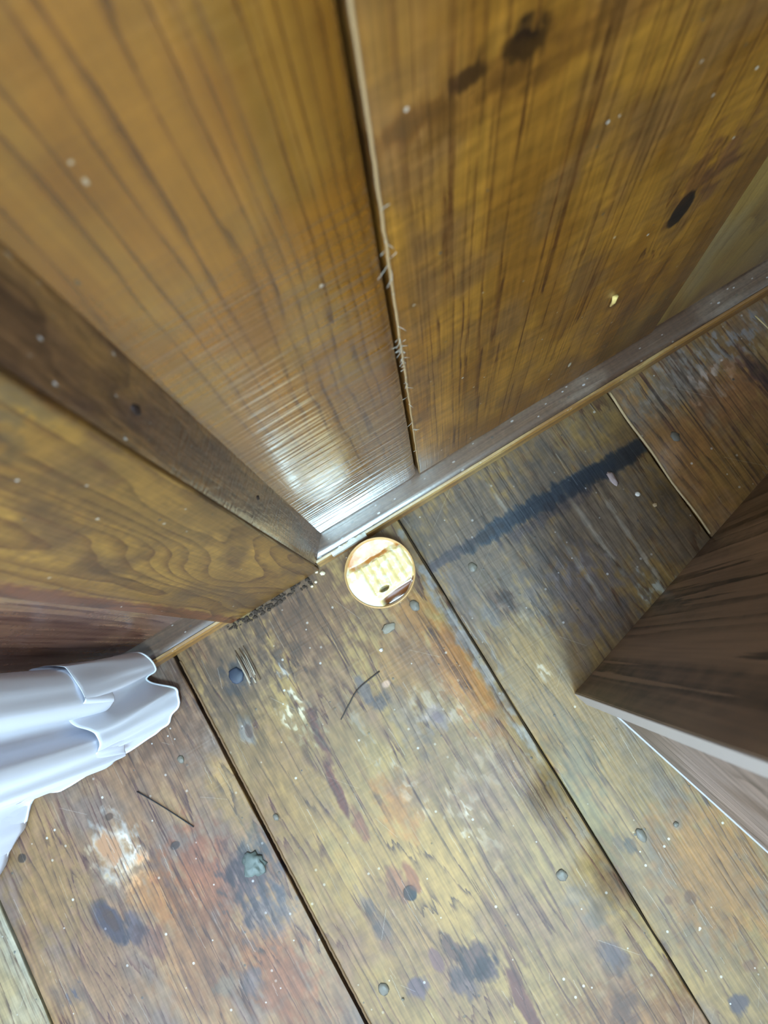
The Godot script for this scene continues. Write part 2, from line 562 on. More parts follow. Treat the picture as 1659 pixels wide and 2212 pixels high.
func build_floor() -> void:
	var floor_node := structure("floor", "worn brown floor of wide old varnished boards", "floor")
	var z0 := -0.15
	var l := 0.56
	var sub := begin()
	block(sub, Vector3(-0.9, -0.06, -0.2), Vector3(2.2, -0.024, 2.6), 0.002)
	put("subfloor", done(sub), plain(Color(0.36, 0.27, 0.19), 0.9), floor_node)
	var seams := [-0.9, -0.675, -0.4435, -0.2125, 0.0240, 0.2480, 0.478, 0.71, 0.945, 1.18, 1.41, 1.645, 1.875, 2.11]
	var spots := {}
	spots[2] = [  # board under the curtain
		[-335, 1, 17, 22, WHITE, 0.75, 0.9], [-338, -2, 9, 12, Color(0.43, 0.30, 0.20), 0.9, 0.6], [-318, 12, 8, 16, WHITE, 0.5, 1.0],
		[-318, 50, 20, 26, ORANGE, 0.5, 0.9], [-274, 61, 26, 40, Color(0.50, 0.26, 0.16), 0.6, 0.9], [-257, 153, 26, 40, Color(0.52, 0.29, 0.17), 0.6, 0.9], [-300, 110, 40, 40, Color(0.50, 0.32, 0.18), 0.5, 0.9],
		[-365, 48, 8, 17, Color(0.22, 0.19, 0.23), 0.92, 0.25, -60.0, -0.25], [-364, 46, 3.5, 11, Color(0.29, 0.20, 0.18), 0.8, 0.4, 30.0, -0.25], [-349, 63, 9, 12, Color(0.27, 0.24, 0.29), 0.75, 0.8], [-340, 80, 12, 12, PLUM, 0.5, 0.8],
		[-239, 78, 22, 24, Color(0.30, 0.235, 0.25), 0.8, 0.95], [-244, 106, 20, 20, Color(0.36, 0.34, 0.37), 0.65, 0.95], [-228, 58, 12, 12, Color(0.28, 0.28, 0.29), 0.6, 0.9], [-250, 66, 10, 9, Color(0.25, 0.20, 0.24), 0.6, 0.8],
		[-279, 148, 9, 9, Color(0.38, 0.32, 0.32), 0.8, 0.7], [-420, 84, 9, 9, Color(0.26, 0.24, 0.27), 0.85, 1.0], [-300, 140, 9, 7, GREY, 0.7, 0.8],
		[-411, -36, 3, 3, Color(0.15, 0.1, 0.08), 0.9, 0.2, -120.0], [-327, -27, 3, 2.5, Color(0.25, 0.17, 0.12), 0.8, 0.2, -100.0], [-286, 23, 4, 2.5, Color(0.2, 0.15, 0.14), 0.8, 0.2, -100.0],
		[-225, 10, 12, 30, OLIVE, 0.6, 0.6], [-400, 0, 30, 40, OLIVE, 0.5, 0.8], [-260, -90, 60, 30, Color(0.40, 0.26, 0.17), 0.5, 0.8], [-249, -60, 30, 30, Color(0.40, 0.27, 0.18), 0.6, 0.8]]
	spots[3] = [  # board below the stud and the round knob
		[-92, -88, 50, 46, UMBER, 0.75, 0.8], [-170, -80, 40, 40, Color(0.36, 0.28, 0.22), 0.7, 0.8], [-195, -40, 18, 50, Color(0.42, 0.33, 0.24), 0.6, 0.7], [-176, 20, 26, 60, OLIVE, 0.6, 0.7], [-120, 150, 60, 60, Color(0.60, 0.46, 0.24), 0.5, 0.6],
		[0, 25, 20, 44, ORANGE, 0.6, 0.7], [-105, 90, 13, 22, ORANGE, 0.45, 0.9], [-8, -38, 14, 22, Color(0.54, 0.36, 0.16), 0.75, 0.6], [-40, -5, 26, 30, Color(0.52, 0.36, 0.19), 0.6, 0.8],
		[-134, 8, 3.5, 26, Color(0.32, 0.17, 0.15), 0.8, 0.6, 0.0, 0.10], [-143, 52, 3.5, 24, Color(0.32, 0.15, 0.12), 0.85, 0.6, 0.0, 0.10], [-140, 86, 4, 14, Color(0.42, 0.24, 0.18), 0.7, 0.6],
		[-131, 155, 4.3, 4.8, Color(0.08, 0.09, 0.11), 0.95, 0.12, -110.0], [-137, 145, 8, 13, Color(0.42, 0.26, 0.18), 0.75, 0.5], [-124, 146, 4, 12, Color(0.44, 0.24, 0.15), 0.7, 0.4],
		[-112, 224, 14, 11, Color(0.27, 0.19, 0.18), 0.88, 0.5, -50.0], [-124, 209, 6, 12, Color(0.30, 0.20, 0.17), 0.85, 0.5], [-107, 233, 9, 8, Color(0.24, 0.18, 0.20), 0.85, 0.5], [-128, 232, 10, 13, Color(0.34, 0.27, 0.28), 0.8, 0.6], [-139, 209, 4, 8, Color(0.38, 0.26, 0.28), 0.7, 0.3],
		[-168, 149, 4, 14, Color(0.38, 0.31, 0.28), 0.7, 0.8], [-166, 168, 6, 14, Color(0.36, 0.29, 0.27), 0.75, 0.8], [-163, 219, 8, 7, Color(0.34, 0.27, 0.30), 0.85, 0.5],
		[-87, 243, 2, 14, Color(0.35, 0.22, 0.16), 0.8, 0.2, 0.0, 0.06], [-94, 268, 5, 24, Color(0.33, 0.19, 0.16), 0.9, 0.3, 0.0, 0.08], [-78, 215, 2, 24, Color(0.38, 0.25, 0.18), 0.7, 0.2],
		[-132, -58, 4, 10, WHITE, 0.7, 1.4], [-136, -36, 3, 20, WHITE, 0.65, 1.5], [-150, -20, 5, 9, WHITE, 0.55, 1.5], [-140, -8, 12, 28, Color(0.62, 0.58, 0.46), 0.55, 1.3],
		[-91, 77, 6, 20, WHITE, 0.3, 1.2], [-84, 100, 6, 16, WHITE, 0.25, 1.2], [-64, 123, 8, 16, WHITE, 0.28, 1.2], [-53, 145, 10, 20, WHITE, 0.25, 1.2], [-30, 105, 30, 20, WHITE, 0.2, 1.2], [-100, 30, 6, 30, Color(0.55, 0.52, 0.48), 0.5, 1.1], [-40, 30, 20, 14, Color(0.66, 0.63, 0.58), 0.45, 1.2], [-20, 50, 14, 10, Color(0.66, 0.63, 0.58), 0.45, 1.2],
		[-37, 47, 10, 10, Color(0.52, 0.45, 0.42), 0.8, 0.6, 30.0], [-37, 47, 4.5, 4.5, Color(0.40, 0.33, 0.33), 0.85, 0.4, -60.0], [-60, 0, 3.2, 3, Color(0.72, 0.58, 0.50), 0.8, 0.4, -60.0],
		[-172, -74, 13, 12, Color(0.30, 0.28, 0.29), 0.75, 0.7], [-188, -28, 6, 11, Color(0.52, 0.49, 0.47), 0.8, 0.5, -90.0], [-186, -27, 3, 5, Color(0.30, 0.22, 0.18), 0.8, 0.3, -60.0],
		[-13, 277, 9, 11, Color(0.34, 0.28, 0.29), 0.85, 0.6], [-28, 313, 10, 10, Color(0.34, 0.25, 0.24), 0.8, 0.6], [-4, 239, 16, 10, GREY, 0.7, 0.8], [-10, 222, 14, 7, Color(0.44, 0.37, 0.31), 0.6, 0.8], [5, 150, 12, 14, Color(0.45, 0.36, 0.27), 0.5, 0.8], [-30, 330, 40, 40, Color(0.45, 0.28, 0.15), 0.6, 0.8],
		[19, 0, 5, 90, Color(0.56, 0.57, 0.60), 0.7, 0.9], [20, 150, 3, 80, Color(0.50, 0.46, 0.40), 0.5, 0.9], [-80, -6, 4, 14, Color(0.33, 0.30, 0.32), 0.7, 0.6], [-75, 12, 8, 6, Color(0.27, 0.24, 0.26), 0.7, 0.9], [-62, 30, 10, 30, Color(0.42, 0.36, 0.33), 0.5, 0.9]]
	spots[4] = [  # board with the blue-black streak
		[80, -60, 75, 60, Color(0.37, 0.31, 0.265), 0.8, 0.7], [170, -30, 60, 65, Color(0.41, 0.355, 0.30), 0.75, 0.7], [120, 22, 34, 34, Color(0.39, 0.345, 0.345), 0.6, 0.9], [90, 0, 50, 30, Color(0.40, 0.35, 0.31), 0.5, 0.8], [50, 30, 20, 40, Color(0.46, 0.35, 0.17), 0.6, 0.8], [50, 110, 40, 60, Color(0.50, 0.38, 0.19), 0.7, 0.6],
		[216, -61, 40, 7, Color(0.12, 0.14, 0.17), 0.9, 0.3, 0.0, 0.02], [160, -63, 46, 8, Color(0.12, 0.165, 0.22), 0.9, 0.45], [104, -65, 42, 7, Color(0.14, 0.18, 0.235), 0.88, 0.45], [56, -66, 34, 4.5, Color(0.24, 0.20, 0.22), 0.75, 0.5], [140, -53, 44, 6, Color(0.24, 0.21, 0.25), 0.5, 0.7],
		[61, -8, 11, 12, Color(0.36, 0.25, 0.18), 0.85, 0.7, 20.0], [60, -4, 5, 4, WHITE, 0.5, 1.2], [66, -10, 5, 9, Color(0.27, 0.18, 0.13), 0.8, 0.7, -80.0], [48, -6, 5, 12, Color(0.50, 0.47, 0.46), 0.6, 0.9],
		[182, 48, 12, 12, Color(0.62, 0.64, 0.62), 0.75, 1.3], [130, 0, 20, 14, Color(0.47, 0.44, 0.46), 0.55, 1.2], [165, -22, 2, 44, Color(0.60, 0.56, 0.50), 0.7, 0.7, 0.0, -0.03], [138, 5, 2, 30, Color(0.60, 0.57, 0.52), 0.6, 0.8], [190, 0, 1.6, 40, Color(0.62, 0.58, 0.52), 0.6, 0.8], [110, -86, 1.5, 16, Color(0.62, 0.58, 0.52), 0.6, 0.8],
		[24, 170, 16, 40, Color(0.43, 0.38, 0.24), 0.8, 0.8], [44, 130, 20, 30, Color(0.40, 0.34, 0.22), 0.6, 0.9], [63, 269, 4, 4.5, Color(0.33, 0.22, 0.15), 0.85, 0.3], [46, 262, 3, 3, Color(0.36, 0.23, 0.13), 0.7, 0.4], [44, 213, 4, 5, Color(0.27, 0.24, 0.20), 0.8, 0.5], [38, 207, 3, 6, Color(0.32, 0.27, 0.22), 0.7, 0.6], [86, 218, 4, 4, Color(0.42, 0.38, 0.38), 0.7, 0.5], [75, 332, 5, 4, Color(0.38, 0.26, 0.18), 0.7, 0.5], [51, 351, 6, 6, Color(0.24, 0.20, 0.22), 0.85, 0.4],
		[90, 260, 40, 50, Color(0.56, 0.36, 0.14), 0.55, 0.7], [31, -10, 5, 70, Color(0.40, 0.39, 0.40), 0.5, 1.0], [60, 60, 4, 9, WHITE, 0.5, 1.3], [72, 20, 3, 12, Color(0.52, 0.48, 0.44), 0.5, 1.0]]
	spots[5] = [  # board by the wall on the right
		[356, -95, 70, 22, Color(0.50, 0.50, 0.52), 0.75, 1.0], [300, -88, 50, 24, Color(0.44, 0.40, 0.36), 0.7, 0.9], [275, -23, 30, 40, Color(0.55, 0.37, 0.17), 0.7, 0.7], [340, -60, 30, 24, Color(0.50, 0.33, 0.19), 0.7, 0.8], [371, -60, 7, 24, Color(0.30, 0.20, 0.19), 0.85, 0.7, 0.0, -0.1], [330, -78, 14, 12, Color(0.58, 0.55, 0.53), 0.6, 1.1], [410, -70, 30, 20, Color(0.52, 0.41, 0.22), 0.7, 0.7], [300, 0, 30, 26, Color(0.54, 0.40, 0.19), 0.7, 0.8], [262, -60, 8, 8, Color(0.50, 0.35, 0.16), 0.6, 0.8]]
	var cfgs := {
		1: {"seed": 11, "a": Color(0.55, 0.47, 0.33), "b": Color(0.49, 0.42, 0.30), "c": Color(0.56, 0.52, 0.44), "line": Color(0.28, 0.20, 0.13), "rings": 9.0},
		2: {"seed": 23, "a": Color(0.45, 0.33, 0.23), "b": Color(0.51, 0.39, 0.26), "c": Color(0.41, 0.33, 0.28), "line": Color(0.25, 0.14, 0.12), "rings": 15.0, "knots": [[0.33, 0.355, 0.07, 0.06, 2.2], [0.9, 0.41, 0.1, 0.06, 1.5]]},
		3: {"seed": 37, "a": Color(0.47, 0.37, 0.23), "b": Color(0.53, 0.43, 0.25), "c": Color(0.46, 0.35, 0.25), "line": Color(0.27, 0.16, 0.12), "rings": 12.0, "knots": [[0.42, 0.66, 0.10, 0.06, 2.2], [0.34, 0.54, 0.06, 0.05, 1.2]]},
		4: {"seed": 41, "a": Color(0.43, 0.34, 0.21), "b": Color(0.48, 0.38, 0.21), "c": Color(0.40, 0.33, 0.25), "line": Color(0.29, 0.19, 0.12), "rings": 17.0},
		5: {"seed": 59, "a": Color(0.48, 0.35, 0.20), "b": Color(0.52, 0.39, 0.21), "c": Color(0.46, 0.37, 0.28), "line": Color(0.28, 0.17, 0.12), "rings": 10.0}}
	var mats := {}
	for b in [1, 2, 3, 4, 5]:
		var k: Dictionary = cfgs[b]
		k.merge({"skew": 8.0, "lines": 1.35, "warp": 3.6, "warp2": 0.45, "irregular": 0.5, "fibre": 0.12, "figure": 0.13, "fig_x": 2.0, "fig_y": 5.0, "fig_f": 0.10, "saw": 0.035, "h_line": 60.0, "h_fibre": 0.3, "h_figure": 0.25, "h_saw": 0.2, "flecks": 140, "scratches": 110, "scratch_len": 70})
		var w: float = seams[b + 1] - seams[b]
		mats[b] = wood_material(wood(560, 1344, k, marks(seams[b], w, z0, l, spots.get(b, []))), 0.5, 0.04, 0.5)
	for b in seams.size() - 1:
		var w: float = seams[b + 1] - seams[b]
		var gap: float = [0.002, 0.002, 0.0024, 0.0024, 0.0014, 0.0014][mini(b, 5)]
		var mesh := plank_mesh(w - gap, 2.68, 0.022, 0.0042 if b == 3 else 0.0016, l, 0.0012, 100 + b, 120, 0.0014)
		var o := put("plank", mesh, mats[b] if mats.has(b) else mats[[1, 5, 4, 3][b % 4]], floor_node)
		o.position = Vector3(seams[b] + gap * 0.5, 0, z0)
	# pale raw edge on the board by the wall
	var pale := plain(Color(0.72, 0.62, 0.46), 0.7)
	var pts: Array[Vector3] = []
	for i in 24:
		var z := lerpf(-0.117, 0.036, i / 23.0)
		pts.append(Vector3(0.2492 + 0.0006 * sin(z * 90.0), -0.0001 + 0.0004 * sin(z * 40.0), z))
	put("worn_edge", tube(pts, 0.0013, 6, 0.8), pale, floor_node)
	# rough chamfer of the middle board along the open seam
	var rough := plain(Color(0.44, 0.33, 0.22), 0.85)
	var rn := FastNoiseLite.new()
	rn.seed = 66
	rn.frequency = 160.0
	var rp: Array[Vector3] = []
	for i in 160:
		var z := lerpf(-0.112, 0.27, i / 159.0)
		rp.append(Vector3(-0.2098 + 0.0005 * rn.get_noise_1d(z), -0.0007 + 0.0004 * rn.get_noise_1d(z + 5.0), z))
	put("worn_edge", tube(rp, 0.0011, 6), rough, floor_node)
	# nail heads and plugs sunk in the boards
	var steel := plain(Color(0.40, 0.375, 0.33), 0.45)
	var blue := plain(Color(0.17, 0.20, 0.26), 0.5)
	var lead := plain(Color(0.38, 0.41, 0.39), 0.5)
	for q in [[-4, -45, 4.2, 5.5, steel], [58, -47, 3.8, 4.6, steel], [-15, 205, 4.4, 5.0, steel], [57, 211, 3.6, 6.0, steel], [275, -52, 3.8, 5.0, steel], [-187, 206, 4.4, 5.0, steel], [-199, 47, 2.6, 3.2, steel], [-249, -37, 3.0, 3.6, steel], [-172, -74, 7.0, 7.4, blue], [86, 218, 2.4, 2.4, steel], [-177, 220, 1.2, 1.2, steel]]:
		var o := put("nail_head", lump_mesh(Vector3(q[2] * 0.001, 0.0013, q[3] * 0.001), int(q[0] * 3 + q[1]), 0.22), q[4], floor_node)
		o.position = Vector3(q[0] * 0.001, 0.0002, q[1] * 0.001)
	var big := put("filler_plug", lump_mesh(Vector3(0.0095, 0.004, 0.0105), 77, 0.4, 12, 20), lead, floor_node)
	big.position = Vector3(-0.234, 0.0006, 0.071)

func wall_board(called: String, x0: float, x1: float, mat: Material, parent: Node3D, front: float, bottom: float, bev: float, sd: int, br := -1.0) -> MeshInstance3D:
	var top := 2.35
	var o := put(called, plank_mesh(x1 - x0, top - bottom, 0.02, bev, 0.62, 0.0006, sd, 76, br), mat, parent)
	# local z runs down the wall
	o.transform = Transform3D(Basis(Vector3(1, 0, 0), Vector3(0, 0, 1), Vector3(0, -1, 0)), Vector3(x0, top, front))
	return o

# a wall board whose varnish keeps the brush marks: fine level ripples in its lower part, as geometry
func brushed_board(a: Vector2, b: Vector2, y0: float, y1: float, fine_to: float, ripple: Vector2, depth: float, cols: int, sd: int) -> ArrayMesh:
	var n := FastNoiseLite.new()
	n.seed = sd
	n.frequency = 1.0
	n.fractal_octaves = 3
	var ys: Array[float] = []
	var y := y0
	while y < y1:
		ys.append(y)
		y += 0.00045 if y < fine_to else 0.04
	ys.append(y1)
	var along := b - a
	var out := Vector2(-along.y, along.x).normalized()
	if out.y < 0: out = -out
	var rows: Array = []
	for yy in ys:
		var row: Array[Vector3] = []
		var calm := 1.0 - smoothstep(fine_to - 0.05, fine_to, yy)
		for i in cols + 1:
			var f := float(i) / cols
			var d: float = depth * calm * n.get_noise_2d(f * along.length() / ripple.x, yy / ripple.y)
			if i == cols: d -= 0.0012
			elif i == cols - 1: d -= 0.0002
			elif i == 0: d -= 0.0006
			if yy - y0 < 0.0016: d -= 0.0010
			elif yy - y0 < 0.0034: d -= 0.0003
			var p := a + along * f + out * d
			row.append(Vector3(p.x, yy, p.y))
		rows.append(row)
	var st := begin(true)
	for j in ys.size() - 1:
		var v0 := ping((2.35 - ys[j]) / 0.62)
		var v1 := ping((2.35 - ys[j + 1]) / 0.62)
		for i in cols:
			var u0 := float(i) / cols
			var u1 := float(i + 1) / cols
			quad(st, rows[j + 1][i], rows[j + 1][i + 1], rows[j][i + 1], rows[j][i], Vector2(u0, v1), Vector2(u1, v1), Vector2(u1, v0), Vector2(u0, v0))
	# the sides and the foot, back to the batten
	st.set_smooth_group(-1)
	var back := Vector3(-out.x, 0, -out.y) * 0.018
	for j in ys.size() - 1:
		var v0 := ping((2.35 - ys[j]) / 0.62)
		var v1 := ping((2.35 - ys[j + 1]) / 0.62)
		for i in [0, cols]:
			var p: Vector3 = rows[j][i]
			var q: Vector3 = rows[j + 1][i]
			var us := [Vector2(0.99, v0), Vector2(0.99, v1), Vector2(0.97, v1), Vector2(0.97, v0)]
			if i == 0: quad(st, p, p + back, q + back, q, us[0], us[3], us[2], us[1])
			else: quad(st, p + back, p, q, q + back, us[3], us[0], us[1], us[2])
	for i in cols:
		quad(st, rows[0][i], rows[0][i + 1], rows[0][i + 1] + back, rows[0][i] + back)
	st.index()
	return done(st)

func build_wall() -> void:
	var wall := structure("wall_back", "golden brown varnished wall of wide vertical pine boards", "wall")
	var back := begin()
	block(back, Vector3(-0.9, -0.02, -0.24), Vector3(2.2, 2.35, -0.163), 0.002)
	put("backing", done(back), plain(Color(0.42, 0.28, 0.15), 0.85), wall)
	# texture rows run down from the top; v = ping((2.35 - y - bottom)/0.62) : a mark at height y
	var bottom := 0.018
	var vy := func(y: float) -> float: return ping((2.35 - y) / 0.62)
	var k1 := {"seed": 5, "a": Color(0.485, 0.312, 0.09), "b": Color(0.435, 0.268, 0.072), "c": Color(0.475, 0.322, 0.11), "line": Color(0.24, 0.125, 0.04), "rings": 16.0, "bias": 1.8, "irregular": 0.2, "skew": 8.0, "lines": 1.2, "warp": 1.9, "warp2": 0.36, "warp_stretch": 36.0, "fibre": 0.05, "figure": 0.07, "fig_x": 3.0, "fig_y": 3.0, "fig_f": 0.05, "saw": 0.02, "h_line": 45.0, "h_fibre": 0.3, "h_figure": 0.3, "h_saw": 0.5, "flecks": 14}
	var k2 := {"seed": 8, "a": Color(0.545, 0.37, 0.13), "b": Color(0.47, 0.305, 0.10), "c": Color(0.44, 0.30, 0.145), "line": Color(0.27, 0.15, 0.06), "rings": 27.0, "bias": 0.8, "irregular": 0.7, "skew": 9.0, "lines": 1.2, "warp": 1.8, "warp2": 0.3, "warp_stretch": 90.0, "fibre": 0.13, "figure": 0.12, "fig_x": 7.0, "fig_y": 2.0, "fig_f": 0.08, "saw": 0.03, "h_line": 45.0, "h_fibre": 0.2, "h_figure": 0.4, "h_saw": 0.15, "flecks": 90, "knots": [[0.755, vy.call(0.256), 0.04, 0.05, 2.0]]}
	var mm := func(x0: float, w: float, list: Array) -> Array:
		var r := []
		for s in list:
			var q := [(s[0] * 0.001 - x0) / w, vy.call(s[1] * 0.001), s[2] * 0.001 / w, s[3] * 0.001 / 0.62]
			q.append_array(s.slice(4))
			r.append(q)
		return r
	var s2: Array = mm.call(0.0605, 0.245, [
		[246, 258, 5.5, 13, Color(0.10, 0.09, 0.09), 0.97, 0.08, -60.0], [244, 290, 8, 30, Color(0.33, 0.20, 0.12), 0.6, 0.8], [262, 285, 9, 30, Color(0.34, 0.21, 0.15), 0.6, 0.8],
		[115, 457, 6, 7, Color(0.13, 0.08, 0.05), 0.95, 0.5], [112, 450, 11, 9, Color(0.36, 0.21, 0.09), 0.6, 0.8], [94, 455, 6, 4, Color(0.20, 0.11, 0.06), 0.85, 0.6], [75, 449, 16, 7, Color(0.42, 0.25, 0.09), 0.75, 0.6], [105, 446, 40, 12, Color(0.44, 0.28, 0.10), 0.65, 0.6], [150, 446, 30, 10, Color(0.46, 0.29, 0.11), 0.5, 0.7],
		[206, 78, 1.4, 4, Color(0.8, 0.77, 0.7), 0.8, 0.3], [270, 60, 30, 50, Color(0.40, 0.30, 0.18), 0.6, 0.8], [240, 140, 20, 60, Color(0.38, 0.24, 0.13), 0.45, 0.9], [70, 180, 5, 60, Color(0.38, 0.23, 0.10), 0.4, 0.8]])
	var k3 := {"seed": 14, "a": Color(0.55, 0.43, 0.23), "b": Color(0.46, 0.33, 0.19), "c": Color(0.52, 0.43, 0.29), "line": Color(0.28, 0.18, 0.10), "rings": 7.0, "skew": 6.0, "lines": 0.5, "warp": 4.0, "fibre": 0.08, "figure": 0.06, "saw": 0.02, "flecks": 30}
	var k0 := {"seed": 31, "a": Color(0.49, 0.345, 0.26), "b": Color(0.43, 0.30, 0.24), "c": Color(0.54, 0.41, 0.29), "line": Color(0.20, 0.09, 0.07), "rings": 13.0, "irregular": 0.6, "skew": 4.0, "lines": 0.8, "warp": 5.0, "fibre": 0.1, "figure": 0.05, "saw": 0.02, "flecks": 6}
	var m1 := varnished(wood_material(wood(420, 1488, k1, []), 0.25, 0.03, 0.8), 1.0, 0.15)
	var m2 := wood_material(wood(720, 1488, k2, s2), 0.34, 0.035)
	var m3 := wood_material(wood(480, 992, k3, []), 0.36, 0.03)
	var m0 := wood_material(wood(420, 744, k0, []), 0.22, 0.03)
	wall_board("plank", -0.62, -0.386, m0, wall, ZW, bottom, 0.0012, 201)
	wall_board("plank", -0.80, -0.622, m3, wall, ZW, bottom, 0.0012, 202)
	wall_board("plank", -0.384, -0.1, m0, wall, ZW, bottom, 0.0012, 203)
	put("plank", brushed_board(Vector2(-0.098, ZW), Vector2(0.0574, ZW), bottom, 2.35, 0.46, Vector2(0.110, 0.0075), 0.00026, 40, 204), m1, wall)
	wall_board("plank", 0.0605, 0.3055, m2, wall, ZW + 0.0008, bottom + 0.004, 0.0012, 205)
	wall_board("plank", 0.3068, 0.54, m3, wall, ZW - 0.0006, bottom + 0.009, 0.0016, 206)
	for i in 7:
		wall_board("plank", 0.5415 + i * 0.225, 0.5415 + i * 0.225 + 0.2235, [m2, m3, m1][i % 3], wall, ZW, bottom, 0.0012, 207 + i)
	# raw splintered arris of the second board
	var n := FastNoiseLite.new()
	n.seed = 4
	n.frequency = 60.0
	var pts: Array[Vector3] = []
	for i in 120:
		var y := lerpf(0.021, 0.9, i / 119.0)
		pts.append(Vector3(0.0609 + 0.0005 * n.get_noise_1d(y * 2.0), y, ZW + 0.0004 + 0.0003 * n.get_noise_1d(y * 3.0 + 40.0)))
	put("worn_edge", tube(pts, 0.0007, 6), plain(Color(0.62, 0.50, 0.34), 0.8), wall)

func build_trim() -> void:
	var k := {"seed": 71, "a": Color(0.38, 0.29, 0.22), "b": Color(0.33, 0.24, 0.18), "c": Color(0.45, 0.38, 0.32), "line": Color(0.25, 0.16, 0.12), "rings": 5.0, "skew": 3.0, "lines": 0.4, "warp": 3.0, "fibre": 0.1, "figure": 0.08, "saw": 0.05, "flecks": 60}
	var top := varnished(wood_material(wood(96, 1024, k), 0.22, 0.010, 0.8), 0.5, 0.16)
	var kf := {"seed": 73, "a": Color(0.58, 0.42, 0.22), "b": Color(0.52, 0.36, 0.18), "c": Color(0.66, 0.54, 0.34), "line": Color(0.36, 0.22, 0.11), "rings": 3.0, "skew": 3.0, "lines": 0.4, "warp": 3.0, "fibre": 0.1, "flecks": 20}
	var front := wood_material(wood(48, 1024, kf), 0.35, 0.02)
	var glare_white := plain(Color(0.78, 0.77, 0.72), 0.5)
	for piece in [[-0.0585, 2.1, "grey brown base strip along the right of the corner with a lighter front edge"], [-0.8, -0.1545, "short base strip left of the post, yellow front edge beside the white curtain"]]:
		var t := structure("baseboard_back", piece[2], "baseboard")
		var length: float = piece[1] - piece[0]
		var o := put("strip", plank_mesh(0.030, length, 0.014, 0.0008, 0.6, 0.0003, int(length * 100), 60, 0.004), top, t)
		# local x runs toward the room, z along the wall
		var slope := Vector3(0, -0.085, 1).normalized()
		o.transform = Transform3D(Basis(slope, Vector3(0, slope.z, -slope.y), Vector3(-1, 0, 0)), Vector3(piece[1], TRIM_TOP + 0.0022, -0.1512))
		var st := begin()
		var steps := 60
		for i in steps:
			var xa := lerpf(piece[0], piece[1], float(i) / steps)
			var xb := lerpf(piece[0], piece[1], float(i + 1) / steps)
			var prof := [Vector2(TRIM_FRONT - 0.0035, 0.0163), Vector2(TRIM_FRONT - 0.0012, 0.0158), Vector2(TRIM_FRONT, 0.0138), Vector2(TRIM_FRONT + 0.0008, 0.0004)]
			for q in 3:
				quad(st, Vector3(xa, prof[q].y, prof[q].x), Vector3(xb, prof[q].y, prof[q].x), Vector3(xb, prof[q + 1].y, prof[q + 1].x), Vector3(xa, prof[q + 1].y, prof[q + 1].x), Vector2(q / 3.0, ping(xa / 0.6)), Vector2(q / 3.0, ping(xb / 0.6)), Vector2((q + 1) / 3.0, ping(xb / 0.6)), Vector2((q + 1) / 3.0, ping(xa / 0.6)))
		put("front_edge", done(st), front, t)
		if piece[0] > -0.1:  # white strip on the front edge: a highlight put in as colour
			var c := begin()
			var n := FastNoiseLite.new()
			n.seed = 9
			n.frequency = 160.0
			for i in 26:
				var xa := lerpf(-0.043, -0.008, i / 26.0)
				var xb := lerpf(-0.043, -0.008, (i + 1) / 26.0)
				var wa := 0.003 + 0.0022 * n.get_noise_1d(xa)
				var wb := 0.003 + 0.0022 * n.get_noise_1d(xb)
				quad(c, Vector3(xa, 0.0168, TRIM_FRONT - wa), Vector3(xb, 0.0168, TRIM_FRONT - wb), Vector3(xb, 0.0152, TRIM_FRONT + 0.0005), Vector3(xa, 0.0152, TRIM_FRONT + 0.0005))
				quad(c, Vector3(xa, 0.0152, TRIM_FRONT + 0.0005), Vector3(xb, 0.0152, TRIM_FRONT + 0.0005), Vector3(xb, 0.0138 - wb, TRIM_FRONT + 0.0009), Vector3(xa, 0.0138 - wa, TRIM_FRONT + 0.0009))
			var p := put("edge_glare", done(c), glare_white, t)
			p.set_meta("label", "white glare painted along the edge")

